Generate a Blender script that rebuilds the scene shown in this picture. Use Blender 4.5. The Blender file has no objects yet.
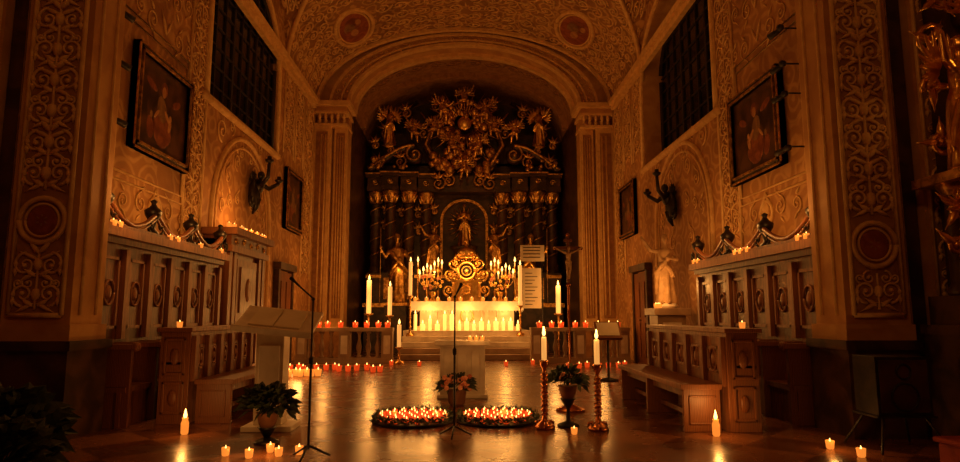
import bpy, bmesh, math, random
from mathutils import Vector, Matrix
random.seed(7)
scene=bpy.context.scene
pi=math.pi
try: scene.view_settings.view_transform='Standard'
except Exception: pass
# ------------------------------------------------------------------ materials
def newmat(name):
    m=bpy.data.materials.new(name); m.use_nodes=True
    nt=m.node_tree; b=nt.nodes['Principled BSDF']
    return m,nt,b
def pmat(name,c1,c2=None,scale=4,rough=.6,metal=0,bump=0.0,kind='noise',emis=None,es=0,stretch=(1,1,1),lo=.4,hi=.6,detail=4,bd=.02,freq=30):
    m,nt,b=newmat(name)
    b.inputs['Roughness'].default_value=rough; b.inputs['Metallic'].default_value=metal
    b.inputs['Base Color'].default_value=(*c1,1)
    if c2:
        tc=nt.nodes.new('ShaderNodeTexCoord'); mp=nt.nodes.new('ShaderNodeMapping')
        mp.inputs['Scale'].default_value=stretch
        nt.links.new(tc.outputs['Object'],mp.inputs[0])
        if kind=='noise':
            t=nt.nodes.new('ShaderNodeTexNoise'); t.inputs['Scale'].default_value=scale; t.inputs['Detail'].default_value=detail; t.inputs['Distortion'].default_value=.6
            nt.links.new(mp.outputs[0],t.inputs['Vector']); out=t.outputs['Fac']
        elif kind=='wave':
            t=nt.nodes.new('ShaderNodeTexWave'); t.inputs['Scale'].default_value=scale; t.inputs['Distortion'].default_value=9; t.inputs['Detail'].default_value=3; t.inputs['Detail Scale'].default_value=.8
            nt.links.new(mp.outputs[0],t.inputs['Vector']); out=t.outputs['Fac']
        elif kind=='scroll':
            n=nt.nodes.new('ShaderNodeTexNoise'); n.inputs['Scale'].default_value=scale*.9; n.inputs['Detail'].default_value=2
            nt.links.new(mp.outputs[0],n.inputs['Vector'])
            ad=nt.nodes.new('ShaderNodeMix'); ad.data_type='VECTOR'; ad.inputs[0].default_value=.22
            nt.links.new(mp.outputs[0],ad.inputs[4]); nt.links.new(n.outputs['Color'],ad.inputs[5])
            t=nt.nodes.new('ShaderNodeTexVoronoi'); t.feature='F1'; t.inputs['Scale'].default_value=scale; t.inputs['Randomness'].default_value=.75
            nt.links.new(ad.outputs[1],t.inputs['Vector'])
            a=nt.nodes.new('ShaderNodeMath'); a.operation='MULTIPLY'; a.inputs[1].default_value=freq; nt.links.new(t.outputs['Distance'],a.inputs[0])
            s=nt.nodes.new('ShaderNodeMath'); s.operation='SINE'; nt.links.new(a.outputs[0],s.inputs[0])
            q=nt.nodes.new('ShaderNodeMath'); q.operation='MULTIPLY_ADD'; q.inputs[1].default_value=.5; q.inputs[2].default_value=.5; nt.links.new(s.outputs[0],q.inputs[0]); out=q.outputs[0]
        r=nt.nodes.new('ShaderNodeValToRGB'); r.color_ramp.elements[0].position=lo; r.color_ramp.elements[1].position=hi
        r.color_ramp.elements[0].color=(*c1,1); r.color_ramp.elements[1].color=(*c2,1)
        nt.links.new(out,r.inputs[0]); colo=r.outputs[0]
        if kind=='scroll':
            n3=nt.nodes.new('ShaderNodeTexNoise'); n3.inputs['Scale'].default_value=1.1; n3.inputs['Detail'].default_value=6; nt.links.new(mp.outputs[0],n3.inputs['Vector'])
            r3=nt.nodes.new('ShaderNodeValToRGB'); r3.color_ramp.elements[0].position=.35; r3.color_ramp.elements[1].position=.65; r3.color_ramp.elements[0].color=(.62,.56,.5,1); r3.color_ramp.elements[1].color=(1,1,1,1)
            nt.links.new(n3.outputs['Fac'],r3.inputs[0]); mx=nt.nodes.new('ShaderNodeMix'); mx.data_type='RGBA'; mx.blend_type='MULTIPLY'; mx.inputs[0].default_value=1
            nt.links.new(colo,mx.inputs[6]); nt.links.new(r3.outputs[0],mx.inputs[7]); colo=mx.outputs[2]
        nt.links.new(colo,b.inputs['Base Color'])
        if bump:
            bp=nt.nodes.new('ShaderNodeBump'); bp.inputs['Strength'].default_value=bump; bp.inputs['Distance'].default_value=bd
            nt.links.new(out,bp.inputs['Height']); nt.links.new(bp.outputs[0],b.inputs['Normal'])
    if emis:
        b.inputs['Emission Color'].default_value=(*emis,1); b.inputs['Emission Strength'].default_value=es
        try: m.cycles.emission_sampling='NONE'
        except Exception: pass
    return m
M={}
M['wall']=pmat('stucco_wall',(.44,.205,.062),(.60,.33,.115),2.3,.8,bump=.35,kind='scroll',lo=.5,hi=.95,bd=.015,freq=22)
M['plain']=pmat('plain_stucco',(.42,.20,.065),(.55,.30,.10),2.2,.8,bump=.3)
M['ceil']=pmat('stucco_vault',(.36,.17,.05),(.62,.36,.125),2.6,.8,bump=.6,kind='scroll',lo=.45,hi=.9,bd=.02,freq=20)
M['cream']=pmat('stucco_cream',(.60,.35,.125),(.72,.46,.18),6,.7,bump=.2)
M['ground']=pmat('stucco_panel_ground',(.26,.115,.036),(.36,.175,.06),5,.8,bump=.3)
M['stone']=pmat('grey_marble',(.28,.17,.10),(.42,.28,.17),2,.45,kind='noise',bump=.1)
M['pale']=pmat('pale_marble',(.62,.52,.40),(.78,.68,.54),3,.35,kind='noise')
M['dmarble']=pmat('dark_marble',(.03,.013,.007),(.085,.036,.016),3,.4,kind='noise')
M['bronze']=pmat('dark_bronze',(.010,.006,.004),(.025,.014,.008),5,.4,metal=.4)
M['wood']=pmat('carved_oak',(.11,.032,.009),(.20,.062,.018),3,.4,kind='wave',bump=.15,stretch=(6,6,1),lo=.2,hi=.8,bd=.005)
M['woodl']=pmat('oak_light',(.18,.060,.018),(.28,.10,.032),3,.45,kind='wave',bump=.15,stretch=(6,6,1),lo=.2,hi=.8,bd=.005)
M['black']=pmat('black_iron',(.012,.01,.009),(.03,.02,.016),8,.45,metal=.3)
M['gold']=pmat('gilding',(.75,.42,.10),(.95,.62,.20),6,.28,metal=1,bump=.4,bd=.02)
M['dgold']=pmat('old_gilding',(.36,.17,.045),(.85,.48,.13),9,.36,metal=.85,bump=.5,bd=.02)
M['brass']=pmat('brass',(.5,.18,.07),(.65,.28,.09),6,.25,metal=1)
M['green']=pmat('dark_leaf',(.012,.02,.006),(.04,.05,.015),12,.6)
M['pot']=pmat('terracotta',(.18,.07,.03),(.25,.1,.05),6,.7)
M['pink']=pmat('petals',(.5,.14,.08),(.75,.35,.2),12,.6)
M['white']=pmat('linen',(.8,.74,.64),(.88,.82,.72),6,.7)
M['paper']=pmat('paper',(.7,.6,.42),(.78,.68,.5),3,.7)
M['ink']=pmat('ink',(.06,.04,.03))
M['glassd']=pmat('night_glass',(.004,.004,.006),(.010,.009,.010),3,.2)
M['lead']=pmat('lead_bars',(.022,.010,.005),(.014,.007,.004),6,.7)
M['wax']=pmat('lit_wax',(.9,.7,.45),rough=.5,emis=(1,.43,.09),es=.75)
M['waxbright']=pmat('glowing_wax',(.9,.7,.4),rough=.5,emis=(1,.48,.09),es=1.5)
M['flame']=pmat('candle_flame',(1,.6,.2),emis=(1,.58,.14),es=4.5)
M['redglass']=pmat('red_votive_glass',(.5,.03,.01),rough=.15,emis=(1,.08,.008),es=.55)  # emission stands in for flame light coming through the glass
M['ambglass']=pmat('amber_votive_glass',(.6,.2,.04),rough=.15,emis=(1,.27,.03),es=.9)  # glow put into the amber glass as if the flame shone through
M['melt']=pmat('molten_wax',(.9,.4,.1),rough=.3,emis=(1,.38,.05),es=1.8)  # emissive disc stands in for flame light in the wax pool
M['red']=pmat('red_cloth',(.22,.02,.01),(.32,.04,.02),6,.8)
M['flesh']=pmat('painted_statue',(.40,.24,.11),(.54,.34,.17),5,.6)
M['canvas']=pmat('oil_canvas',(.025,.010,.005),(.10,.038,.014),3,.4)
M['pflesh']=pmat('painted_flesh',(.38,.17,.06),(.52,.26,.10),7,.4)
M['probe']=pmat('painted_robe',(.15,.035,.012),(.28,.085,.03),6,.4)
M['pcloth']=pmat('painted_cloth',(.17,.085,.035),(.28,.15,.06),6,.4)
M['fresco']=pmat('fresco_ground',(.22,.045,.015),(.33,.085,.03),5,.7)
def floormat():
    m,nt,b=newmat('polished_marble_tiles'); N=nt.nodes.new; L=nt.links.new
    tc=N('ShaderNodeTexCoord'); mp=N('ShaderNodeMapping'); mp.inputs['Rotation'].default_value=(0,0,pi/4)
    L(tc.outputs['Object'],mp.inputs[0])
    c=N('ShaderNodeTexChecker'); c.inputs['Scale'].default_value=1.5; c.inputs['Color1'].default_value=(.27,.105,.045,1); c.inputs['Color2'].default_value=(.13,.045,.018,1); L(mp.outputs[0],c.inputs[0])
    n=N('ShaderNodeTexNoise'); n.inputs['Scale'].default_value=2.2; n.inputs['Detail'].default_value=6; L(tc.outputs['Object'],n.inputs['Vector'])
    r=N('ShaderNodeValToRGB'); r.color_ramp.elements[0].color=(.6,.5,.45,1); r.color_ramp.elements[1].color=(1,1,1,1); L(n.outputs['Fac'],r.inputs[0])
    mx=N('ShaderNodeMix'); mx.data_type='RGBA'; mx.blend_type='MULTIPLY'; mx.inputs[0].default_value=1
    L(c.outputs[0],mx.inputs[6]); L(r.outputs[0],mx.inputs[7]); L(mx.outputs[2],b.inputs['Base Color'])
    rr=N('ShaderNodeMapRange'); rr.inputs[3].default_value=.16; rr.inputs[4].default_value=.36; L(n.outputs['Fac'],rr.inputs[0]); L(rr.outputs[0],b.inputs['Roughness'])
    b.inputs['Specular IOR Level'].default_value=.42
    return m
M['floor']=floormat()
# ------------------------------------------------------------------ mesh builder
class MB:
    def __init__(s,*mats): s.v=[];s.f=[];s.mi=[];s.sm=[]; s.T=Matrix.Identity(4); s.mats=list(mats)
    def idx(s,m):
        if m not in s.mats: s.mats.append(m)
        return s.mats.index(m)
    def add(s,vs,fs,m,smooth=False):
        k=len(s.v); i=s.idx(m)
        for p in vs: s.v.append(s.T@Vector(p))
        for f in fs: s.f.append([a+k for a in f]); s.mi.append(i); s.sm.append(smooth)
    def bb(s,x0,x1,y0,y1,z0,z1,m):
        s.add([(x0,y0,z0),(x1,y0,z0),(x1,y1,z0),(x0,y1,z0),(x0,y0,z1),(x1,y0,z1),(x1,y1,z1),(x0,y1,z1)],
              [(0,3,2,1),(4,5,6,7),(0,1,5,4),(1,2,6,5),(2,3,7,6),(3,0,4,7)],m)
    def lathe(s,prof,c,m,n=14,sx=1,sy=1,fold=0,nf=7):
        vs=[];fs=[]
        for (r,z) in prof:
            for i in range(n):
                a=2*pi*i/n; rr=r*(1+fold*math.sin(nf*a))
                vs.append((c[0]+rr*sx*math.cos(a),c[1]+rr*sy*math.sin(a),c[2]+z))
        for j in range(len(prof)-1):
            for i in range(n):
                a=j*n+i;b=j*n+(i+1)%n; fs.append((a,b,b+n,a+n))
        fs.append(tuple(range(n-1,-1,-1))); fs.append(tuple(range((len(prof)-1)*n,len(prof)*n)))
        s.add(vs,fs,m,True)
    def tube(s,pts,rad,m,n=6,flat=1.0):
        pts=[Vector(p) for p in pts]; k=len(pts)
        if not hasattr(rad,'__len__'): rad=[rad]*k
        vs=[];fs=[]; up=None
        for i,p in enumerate(pts):
            t=(pts[min(i+1,k-1)]-pts[max(i-1,0)])
            if t.length<1e-9: t=Vector((0,0,1))
            t.normalize()
            if up is None:
                up=Vector((0,0,1)) if abs(t.z)<.9 else Vector((1,0,0))
            up=(up-t*up.dot(t))
            if up.length<1e-6: up=t.orthogonal()
            up.normalize(); sd=t.cross(up)
            for j in range(n):
                a=2*pi*j/n; vs.append(p+(up*math.cos(a)+sd*math.sin(a)*flat)*rad[i])
        for i in range(k-1):
            for j in range(n):
                a=i*n+j;b=i*n+(j+1)%n; fs.append((a,b,b+n,a+n))
        fs.append(tuple(range(n-1,-1,-1))); fs.append(tuple(range((k-1)*n,k*n)))
        s.add(vs,fs,m,True)
    def ell(s,c,r,m,n=12,R=None):
        if not hasattr(r,'__len__'): r=(r,r,r)
        vs=[];fs=[];h=max(4,n//2)
        for j in range(h+1):
            ph=pi*j/h
            for i in range(n):
                a=2*pi*i/n
                p=Vector((r[0]*math.sin(ph)*math.cos(a),r[1]*math.sin(ph)*math.sin(a),-r[2]*math.cos(ph)))
                if R: p=R@p
                vs.append(p+Vector(c))
        for j in range(h):
            for i in range(n):
                a=j*n+i;b=j*n+(i+1)%n; fs.append((a,b,b+n,a+n))
        s.add(vs,fs,m,True)
    def arch(s,cx,zs,a,b,t,y0,y1,m,n=40,tb=None,A0=0,A1=pi):
        if tb is None: tb=t
        vs=[];fs=[]
        for i in range(n+1):
            g=A0+(A1-A0)*i/n; c=math.cos(g); q=math.sin(g)
            for (ra,rb,y) in ((a,b,y0),(a+t,b+tb,y0),(a+t,b+tb,y1),(a,b,y1)):
                vs.append((cx+ra*c,y,zs+rb*q))
        for i in range(n):
            for j in range(4):
                k=i*4+j;l=i*4+(j+1)%4; fs.append((k,l,l+4,k+4))
        fs.append((0,1,2,3)); fs.append((n*4+3,n*4+2,n*4+1,n*4))
        s.add(vs,fs,m,False)
    def obj(s,name,parent=None,bevel=0,origin=None,recalc=True,shade=None):
        V=s.v
        if origin is None:
            xs=[p.x for p in V]; ys=[p.y for p in V]; zs=[p.z for p in V]
            origin=Vector(((min(xs)+max(xs))/2,(min(ys)+max(ys))/2,min(zs)))
        origin=Vector(origin)
        me=bpy.data.meshes.new(name); me.from_pydata([p-origin for p in V],[],s.f)
        for m in s.mats: me.materials.append(M[m])
        me.polygons.foreach_set('material_index',s.mi); me.polygons.foreach_set('use_smooth',s.sm)
        if recalc:
            bm=bmesh.new(); bm.from_mesh(me); bmesh.ops.recalc_face_normals(bm,faces=bm.faces); bm.to_mesh(me); bm.free()
        me.update()
        o=bpy.data.objects.new(name,me); scene.collection.objects.link(o); o.location=origin
        if parent: o.parent=parent; o.location=origin-parent.location
        if bevel:
            bv=o.modifiers.new('bevel','BEVEL'); bv.width=bevel; bv.segments=2; bv.limit_method='ANGLE'; bv.angle_limit=math.radians(50)
        return o
MIR=Matrix.Scale(-1,4,(1,0,0))
def side(mb,s): mb.T=MIR if s<0 else Matrix.Identity(4)
def spiral(mb,mapf,u,v,r,turns,dr,rot,th,m,n=20):
    pts=[];ra=[]
    for i in range(n+1):
        t=i/n; q=r*(1-.88*t); a=rot+dr*turns*2*pi*t
        pts.append(mapf(u+q*math.cos(a),v+q*math.sin(a))); ra.append(th*(1-.45*t))
    mb.tube(pts,ra,m,4); mb.ell(pts[-1],th*1.5,m,6)
def ring(mb,mapf,u,v,r,th,m,n=24,ry=None):
    ry=ry or r
    mb.tube([mapf(u+r*math.cos(2*pi*i/n),v+ry*math.sin(2*pi*i/n)) for i in range(n+1)],th,m,6)
def leaf(mb,mapf,u,v,l,w,rot,m,th=.03):
    pts=[];ra=[]
    for i in range(6):
        t=i/5; pts.append(mapf(u+l*t*math.cos(rot),v+l*t*math.sin(rot))); ra.append(max(.004,w*math.sin(pi*min(.97,t+.12))))
    mb.tube(pts,ra,m,6,flat=1)
def arabesque(mb,mapf,v0,v1,w,m,th=.02,mod=.75):
    mb.tube([mapf(0,v0+(v1-v0)*i/30) for i in range(31)],th*.8,m,4)
    k=max(1,round((v1-v0)/mod)); mod=(v1-v0)/k
    for i in range(k):
        v=v0+(i+.5)*mod
        for sg in (-1,1):
            r=w*.24
            if i%2==0:
                spiral(mb,mapf,sg*w*.25,v,r,1.4,sg,-pi/2,th,m); spiral(mb,mapf,sg*w*.17,v+mod*.38,r*.6,1.2,-sg,pi/2,th*.8,m)
                spiral(mb,mapf,sg*w*.36,v+mod*.36,r*.4,1.2,sg,-pi/2,th*.7,m)
            else:
                spiral(mb,mapf,sg*w*.25,v,r,1.4,-sg,pi/2,th,m); leaf(mb,mapf,0,v+.12,w*.38,th*1.6,pi/2-sg*.7,m)
                leaf(mb,mapf,0,v+.05,w*.44,th*1.3,pi/2-sg*1.15,m)
            leaf(mb,mapf,sg*.02,v-mod*.4,w*.3,th*1.5,pi/2-sg*1.0,m); leaf(mb,mapf,sg*.02,v-mod*.3,w*.42,th*1.2,-pi/2+sg*1.1,m)
            leaf(mb,mapf,sg*w*.44,v-mod*.1,w*.18,th*1.3,pi/2,m); leaf(mb,mapf,sg*w*.44,v-mod*.12,w*.18,th*1.3,-pi/2,m)
        mb.ell(mapf(0,v),(th*2.6,th*2.6,th*4),m,8)
# ------------------------------------------------------------------ room shell
W=4.95; ZS=8.3; VB=2.7; CY=14.2
def vault_z(x,y):
    b=ZS+VB*math.sqrt(max(0,1-(x/W)**2))
    if abs(y-CY)<2.9: b=max(b,ZS+1.9*math.sqrt(1-((y-CY)/2.9)**2))
    return b
mb=MB('floor'); mb.bb(-7.5,7.5,-7,27,-.3,0,'floor'); mb.obj('floor',origin=(0,0,0))
def win_top(y,y0,y1): 
    c=(y0+y1)/2; h=(y1-y0)/2
    return 7.7+1.6*math.sqrt(max(0,1-((y-c)/h)**2))
WIN={-1:(12.0,16.4,5.55),1:(12.1,17.0,5.35)}
for s in (-1,1):
    y0,y1,sill=WIN[s]; mb=MB('wall'); side(mb,s)
    ys=[7,y0]+[y0+(y1-y0)*(1-math.cos(pi*i/24))/2 for i in range(1,24)]+[y1,21.6]
    T=11.6
    for i in range(len(ys)-1):
        a,b=ys[i],ys[i+1]
        for X,rv in ((W,0),(W+.8,1)):
            if b<=y0 or a>=y1: mb.add([(X,a,0),(X,b,0),(X,b,T),(X,a,T)],[(0,1,2,3)],'wall')
            else:
                mb.add([(X,a,0),(X,b,0),(X,b,sill),(X,a,sill)],[(0,1,2,3)],'wall')
                mb.add([(X,a,win_top(a,y0,y1)),(X,b,win_top(b,y0,y1)),(X,b,T),(X,a,T)],[(0,1,2,3)],'wall')
        if a>=y0 and b<=y1:
            for f in (lambda y:sill, lambda y:win_top(y,y0,y1)):
                mb.add([(W,a,f(a)),(W,b,f(b)),(W+.8,b,f(b)),(W+.8,a,f(a))],[(0,1,2,3)],'plain')
    for y in (y0,y1): mb.add([(W,y,sill),(W+.8,y,sill),(W+.8,y,7.7),(W,y,7.7)],[(0,1,2,3)],'plain')
    mb.obj('wall_left' if s<0 else 'wall_right',recalc=False)
    mb=MB('glassd','lead'); side(mb,s)
    gx=W+(.12 if s<0 else .55); n=24
    yy=[y0+(y1-y0)*i/n for i in range(n+1)]
    for i in range(n):
        a,b=yy[i],yy[i+1]
        mb.add([(gx,a,sill),(gx,b,sill),(gx,b,win_top(b,y0,y1)),(gx,a,win_top(a,y0,y1))],[(0,1,2,3)],'glassd')
    for i in range(1,9):
        y=y0+(y1-y0)*i/9; th=.05 if i in(3,6) else .018
        mb.bb(gx-.04,gx,y-th,y+th,sill,win_top(y,y0,y1),'lead')
    z=sill+.35
    while z<9.1:
        h=(y1-y0)/2; c=(y0+y1)/2
        ww=h if z<7.7 else h*math.sqrt(max(0,1-((z-7.7)/1.6)**2))
        mb.bb(gx-.035,gx,c-ww,c+ww,z-.014,z+.014,'lead'); z+=.42
    mb.tube([(gx-.04,y0+.04,sill+.04),(gx-.04,y1-.04,sill+.04)],.06,'lead',6)
    mb.tube([(gx-.04,y,win_top(y,y0,y1)) for y in [y0+.02+(y1-y0-.04)*(1-math.cos(pi*i/30))/2 for i in range(31)]],.06,'lead',6)
    mb.tube([(gx-.04,y0+.04,sill),(gx-.04,y0+.04,7.7)],.06,'lead',6); mb.tube([(gx-.04,y1-.04,sill),(gx-.04,y1-.04,7.7)],.06,'lead',6)
    mb.obj('window_1' if s<0 else 'window_2')
    mb=MB('cream','ground'); side(mb,s)
    X=W-.015
    mb.tube([(X,y0-.1,sill-.1)]+[(X,y0-.1,7.7)]+[(X,y,win_top(y,y0,y1)+.1) for y in [y0+(y1-y0)*(1-math.cos(pi*i/30))/2 for i in range(31)]]+[(X,y1+.1,7.7),(X,y1+.1,sill-.1)],.07,'cream',6)
    mb.tube([(X,y0-.25,sill-.1),(X,y1+.25,sill-.1)],.09,'cream',6)
    ac=14.3; ar=1.85
    mb.tube([(X,ac-ar,1.0)]+[(X,ac-ar*math.cos(pi*i/24),3.35+ar*math.sin(pi*i/24)) for i in range(25)]+[(X,ac+ar,1.0)],.055,'cream',6)
    mb.tube([(X,ac-ar+.2,1.0)]+[(X,ac-(ar-.2)*math.cos(pi*i/24),3.35+(ar-.2)*math.sin(pi*i/24)) for i in range(25)]+[(X,ac+ar-.2,1.0)],.025,'cream',6)
    for (c,w,v0,v1) in ((8.2,.9,2.7,8.0),(11.55,.7,2.7,8.0),(17.6,.9,5.9,8.0),(19.9,1.0,2.6,8.0),(18.75,.8,5.9,8.0)):
        arabesque(mb,lambda u,v,c=c:(X,c+u,v),v0,v1,w,'cream',.017,.5)
        for q in (-1,1): mb.tube([(X,c+q*w*.56,v0-.2),(X,c+q*w*.56,v1+.1)],.03,'cream',4)
    f=lambda u,v:(X,ac+u,v)
    for sg in(-1,1):
        spiral(mb,f,sg*1.5,5.05,.26,1.5,sg,-pi/2,.02,'cream'); spiral(mb,f,sg*.95,5.25,.16,1.5,-sg,-pi/2,.016,'cream')
        for (u,v,r,d) in ((.55,4.6,.2,1),(1.05,4.2,.18,-1),(1.3,3.55,.16,1),(.6,3.0,.2,-1),(1.2,2.7,.15,1),(.45,3.8,.14,-1),(.9,3.7,.14,1),(.3,4.85,.12,-1)):
            spiral(mb,f,sg*u,v,r,1.5,sg*d,-pi/2*d,.014,'cream'); leaf(mb,f,sg*u,v+r,r*1.1,.02,pi/2-sg*.7*d,'cream')
        g=lambda u,v:(X,10.2+u,v)
        for (u,v,r,d) in ((.45,5.95,.18,1),(.85,6.0,.14,-1),(.45,3.0,.17,-1),(.95,2.95,.14,1),(.3,6.6,.18,-1),(.75,6.75,.16,1),(.35,7.2,.17,1),(.85,7.3,.15,-1),(.3,7.75,.14,-1)):
            spiral(mb,g,sg*u,v,r,1.5,sg*d,-pi/2*d,.015,'cream'); leaf(mb,g,sg*u,v+r,r,.02,pi/2-sg*.8*d,'cream'); leaf(mb,g,sg*u,v-r,r,.018,-pi/2-sg*.8*d,'cream')
        leaf(mb,g,0,5.9,.4,.025,pi/2-sg*.5,'cream'); leaf(mb,g,0,3.3,.4,.025,-pi/2-sg*.5,'cream'); leaf(mb,g,0,6.5,.45,.028,pi/2-sg*.35,'cream')
    ring(mb,lambda u,v:(X,10.2+u,v),0,2.95,.2,.03,'cream')
    mb.ell((X,10.2,3.02),(.06,.1,.13),'cream'); mb.ell((X,10.2,2.82),(.05,.17,.09),'cream')
    for d in (.25,.38):
        a0,a1,b0,b1=9.15-d,11.0+d*.3,3.6-d,5.4+d
        mb.tube([(X,a0,b0),(X,a1,b0),(X,a1,b1),(X,a0,b1),(X,a0,b0)],.022,'cream',4)
    mb.bb(W-.2,W,7.65,20.3,8.15,8.3,'cream'); mb.bb(W-.12,W,7.65,20.3,8.0,8.15,'cream')
    mb.obj('trim_1' if s<0 else 'trim_2')
# vault
mb=MB('ceil','plain')
nx,ny=64,72; vs=[];fs=[]
for j in range(ny+1):
    y=7+14.6*j/ny
    for i in range(nx+1):
        x=-(W+.001)*math.cos(pi*i/nx); vs.append((x,y,vault_z(x,y)))
for j in range(ny):
    for i in range(nx):
        a=j*(nx+1)+i; fs.append((a,a+1,a+nx+2,a+nx+1))
mb.add(vs,fs,'ceil',True)
mb.bb(-7.5,7.5,-7,7,12,12.2,'plain')
AW=3.9;AB=2.2
vs=[];fs=[]
for j in range(2):
    for i in range(41): vs.append((-AW*math.cos(pi*i/40),21.6+5.2*j,ZS+AB*math.sin(pi*i/40)))
for i in range(40): fs.append((i,i+1,i+42,i+41))
mb.add(vs,fs,'ground',True)  # apse vault given the darker colour to stand in for shade
mb.obj('ceiling',recalc=False)
mb=MB('cream','fresco','pflesh','probe','pcloth')
def vmap(t,y,d=.02):
    x=W*math.cos(t)*.995
    return (x,y,vault_z(x,y)-d)
MT=math.radians(45)
for j in range(12):
    y=14.0+j*.58
    for i in range(24):
        t=math.radians(12+i*6.8)
        if abs(y-19.1)<1.15 and abs(abs(t-pi/2)-(pi/2-MT))<.2: continue
        sg=1 if (i+j)%2 else -1
        f=lambda u,v,t=t,y=y: vmap(t+u/4.2,y+v)
        spiral(mb,f,0,0,.235,1.5,sg,sg*pi/2,.028,'cream',14)
        leaf(mb,f,.2*sg,.08,.28,.032,.8+i,'cream'); leaf(mb,f,-.2*sg,-.08,.25,.03,3.4+i*.7,'cream')
for t in (MT,pi-MT):
    f=lambda u,v,t=t:vmap(t+u/4.2,19.1+v)
    ring(mb,f,0,0,.66,.07,'cream',32,1.1); ring(mb,f,0,0,.54,.035,'cream',32,.95)
    def disc(u,v,a,b,m,d,f=None):
        vs=[Vector(vmap(t+(u+a*math.cos(2*pi*i/20))/4.2,19.1+v+b*math.sin(2*pi*i/20),d)) for i in range(20)]
        mb.add(vs,[tuple(range(20))],m)
    disc(0,0,.54,.95,'fresco',.035); disc(0,-.25,.3,.4,'probe',.045); disc(.12,-.1,.2,.3,'pcloth',.05); disc(0,.25,.14,.22,'pflesh',.055); disc(-.22,-.3,.1,.16,'pflesh',.055)
for s in (-1,1):
    for q in (-1,1):
        pts=[]
        for i in range(25):
            y=CY+q*2.9*math.sin(pi/2*i/24); zz=ZS+1.9*math.sqrt(max(0,1-((y-CY)/2.9)**2))
            x=W*math.sqrt(max(0,1-((zz-ZS)/VB)**2)); pts.append((s*x*.995,y,zz-.02))
        mb.tube(pts,.07,'cream',6)
for yy in (20.6,):
    mb.arch(0,ZS,W-.12,VB-.12,.1,yy,yy+.16,'cream')
mb.obj('trim_3')
# chancel arch
mb=MB('cream','plain','ground','dgold')
mb.arch(0,ZS,AW,AB,1.3,21,21.6,'plain',tb=1.2)
for (a,b,t,y) in ((AW-.02,AB-.02,.10,20.9),(AW+.25,AB+.12,.05,20.88),(AW+.56,AB+.30,.09,20.84),(AW-.14,AB-.14,.14,21.6),(AW-.2,AB-.2,.22,23.4)):
    mb.arch(0,ZS,a,b,t,y,y+.25,'cream' if y<23 else 'ground')
for i in range(27):
    g=math.radians(6+i*6.45)
    mb.ell(((AW+.18)*math.cos(g),20.97,ZS+(AB+.12)*math.sin(g)),(.05,.04,.05),'dgold',8)
    f=lambda u,v,g=g:((AW+.43+v)*math.cos(g+u/4),20.97,ZS+(AB+.24+v)*math.sin(g+u/4))
    spiral(mb,f,0,0,.11,1.4,1 if i%2 else -1,0,.02,'cream',12); leaf(mb,f,.1,0,.2,.025,.5 if i%2 else -.5,'cream')
    f=lambda u,v,g=g:((AW+.86+v)*math.cos(g+u/4),20.98,ZS+(AB+.45+v)*math.sin(g+u/4))
    if 4<i<22: spiral(mb,f,0,-.04,.10,1.4,1 if i%2 else -1,0,.018,'cream',12)
def soff(g,y): return ((AW-.02)*math.cos(g),y,ZS+(AB-.02)*math.sin(g))
for i in range(14):
    g=math.radians(20+i*10.8)
    spiral(mb,lambda u,v,g=g:soff(g+u/3.3,22.5+v),0,0,.3,1.4,1 if i%2 else -1,0,.03,'ground',14)
for s in (-1,1):
    side(mb,s)
    mb.bb(AW,4.95,21,21.6,0,ZS,'plain')
    mb.bb(AW,AW+.42,20.8,21,0.9,7.5,'cream'); mb.bb(AW+.5,4.95,20.6,21,0.9,7.5,'cream')
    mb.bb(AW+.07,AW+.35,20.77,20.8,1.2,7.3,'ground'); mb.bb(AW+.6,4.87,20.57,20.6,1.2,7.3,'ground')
    for k in range(3): mb.tube([(AW+.13+.08*k,20.77,1.3),(AW+.13+.08*k,20.77,7.2)],.02,'cream',6)
    for k in range(2): mb.tube([(AW+.66+.14*k,20.57,1.3),(AW+.66+.14*k,20.57,7.2)],.03,'cream',6)
    mb.bb(AW-.05,4.95,20.5,21.6,0,.9,'ground'); mb.bb(AW-.08,4.95,20.46,21.6,.82,.92,'cream')
    mb.bb(AW-.03,4.95,20.56,21.6,7.5,7.58,'cream')
    for k in range(5):
        for h in (0,1): leaf(mb,lambda u,v,k=k:(AW+.08+k*.2+u,20.62-.05*h,v),0,7.55+.15*h,.3,.06,pi/2,'cream')
    mb.bb(AW-.06,4.95,20.5,21.6,7.9,7.98,'cream'); mb.bb(AW-.02,4.95,20.55,21.6,7.98,8.14,'plain'); mb.bb(AW-.16,4.95,20.38,21.6,8.14,8.3,'cream')
mb.T=Matrix.Identity(4)
mb.obj('wall_chancel')
mb=MB('dmarble','ground')
mb.bb(-4.2,4.2,26.6,26.9,0,11,'dmarble')
for s in(-1,1): side(mb,s); mb.bb(AW,AW+.3,21.6,26.6,0,ZS,'dmarble')
mb.T=Matrix.Identity(4); mb.obj('wall_back')
mb=MB('plain')
mb.bb(-7.5,7.5,-7.3,-7,0,12,'plain'); mb.obj('wall_front')
for s in(-1,1):
    mb=MB('plain'); side(mb,s); mb.bb(7.2,7.5,-7,7,0,12,'plain'); mb.obj('wall_nave_left' if s<0 else 'wall_nave_right')
mb=MB('plain'); mb.arch(0,ZS,4.2,2.6,4,7.15,7.6,'plain',tb=2); mb.obj('trim_4')
for s in(-1,1):
    mb=MB('plain','dmarble'); side(mb,s); mb.bb(5.0,7.5,7.15,7.55,0,12,'plain'); mb.bb(4.955,5.14,7.05,7.15,0,12,'dmarble')  # dark-coloured strip stands in for the shaded recess beside the pilaster
    mb.obj('wall_nave_east_left' if s<0 else 'wall_nave_east_right')
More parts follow.
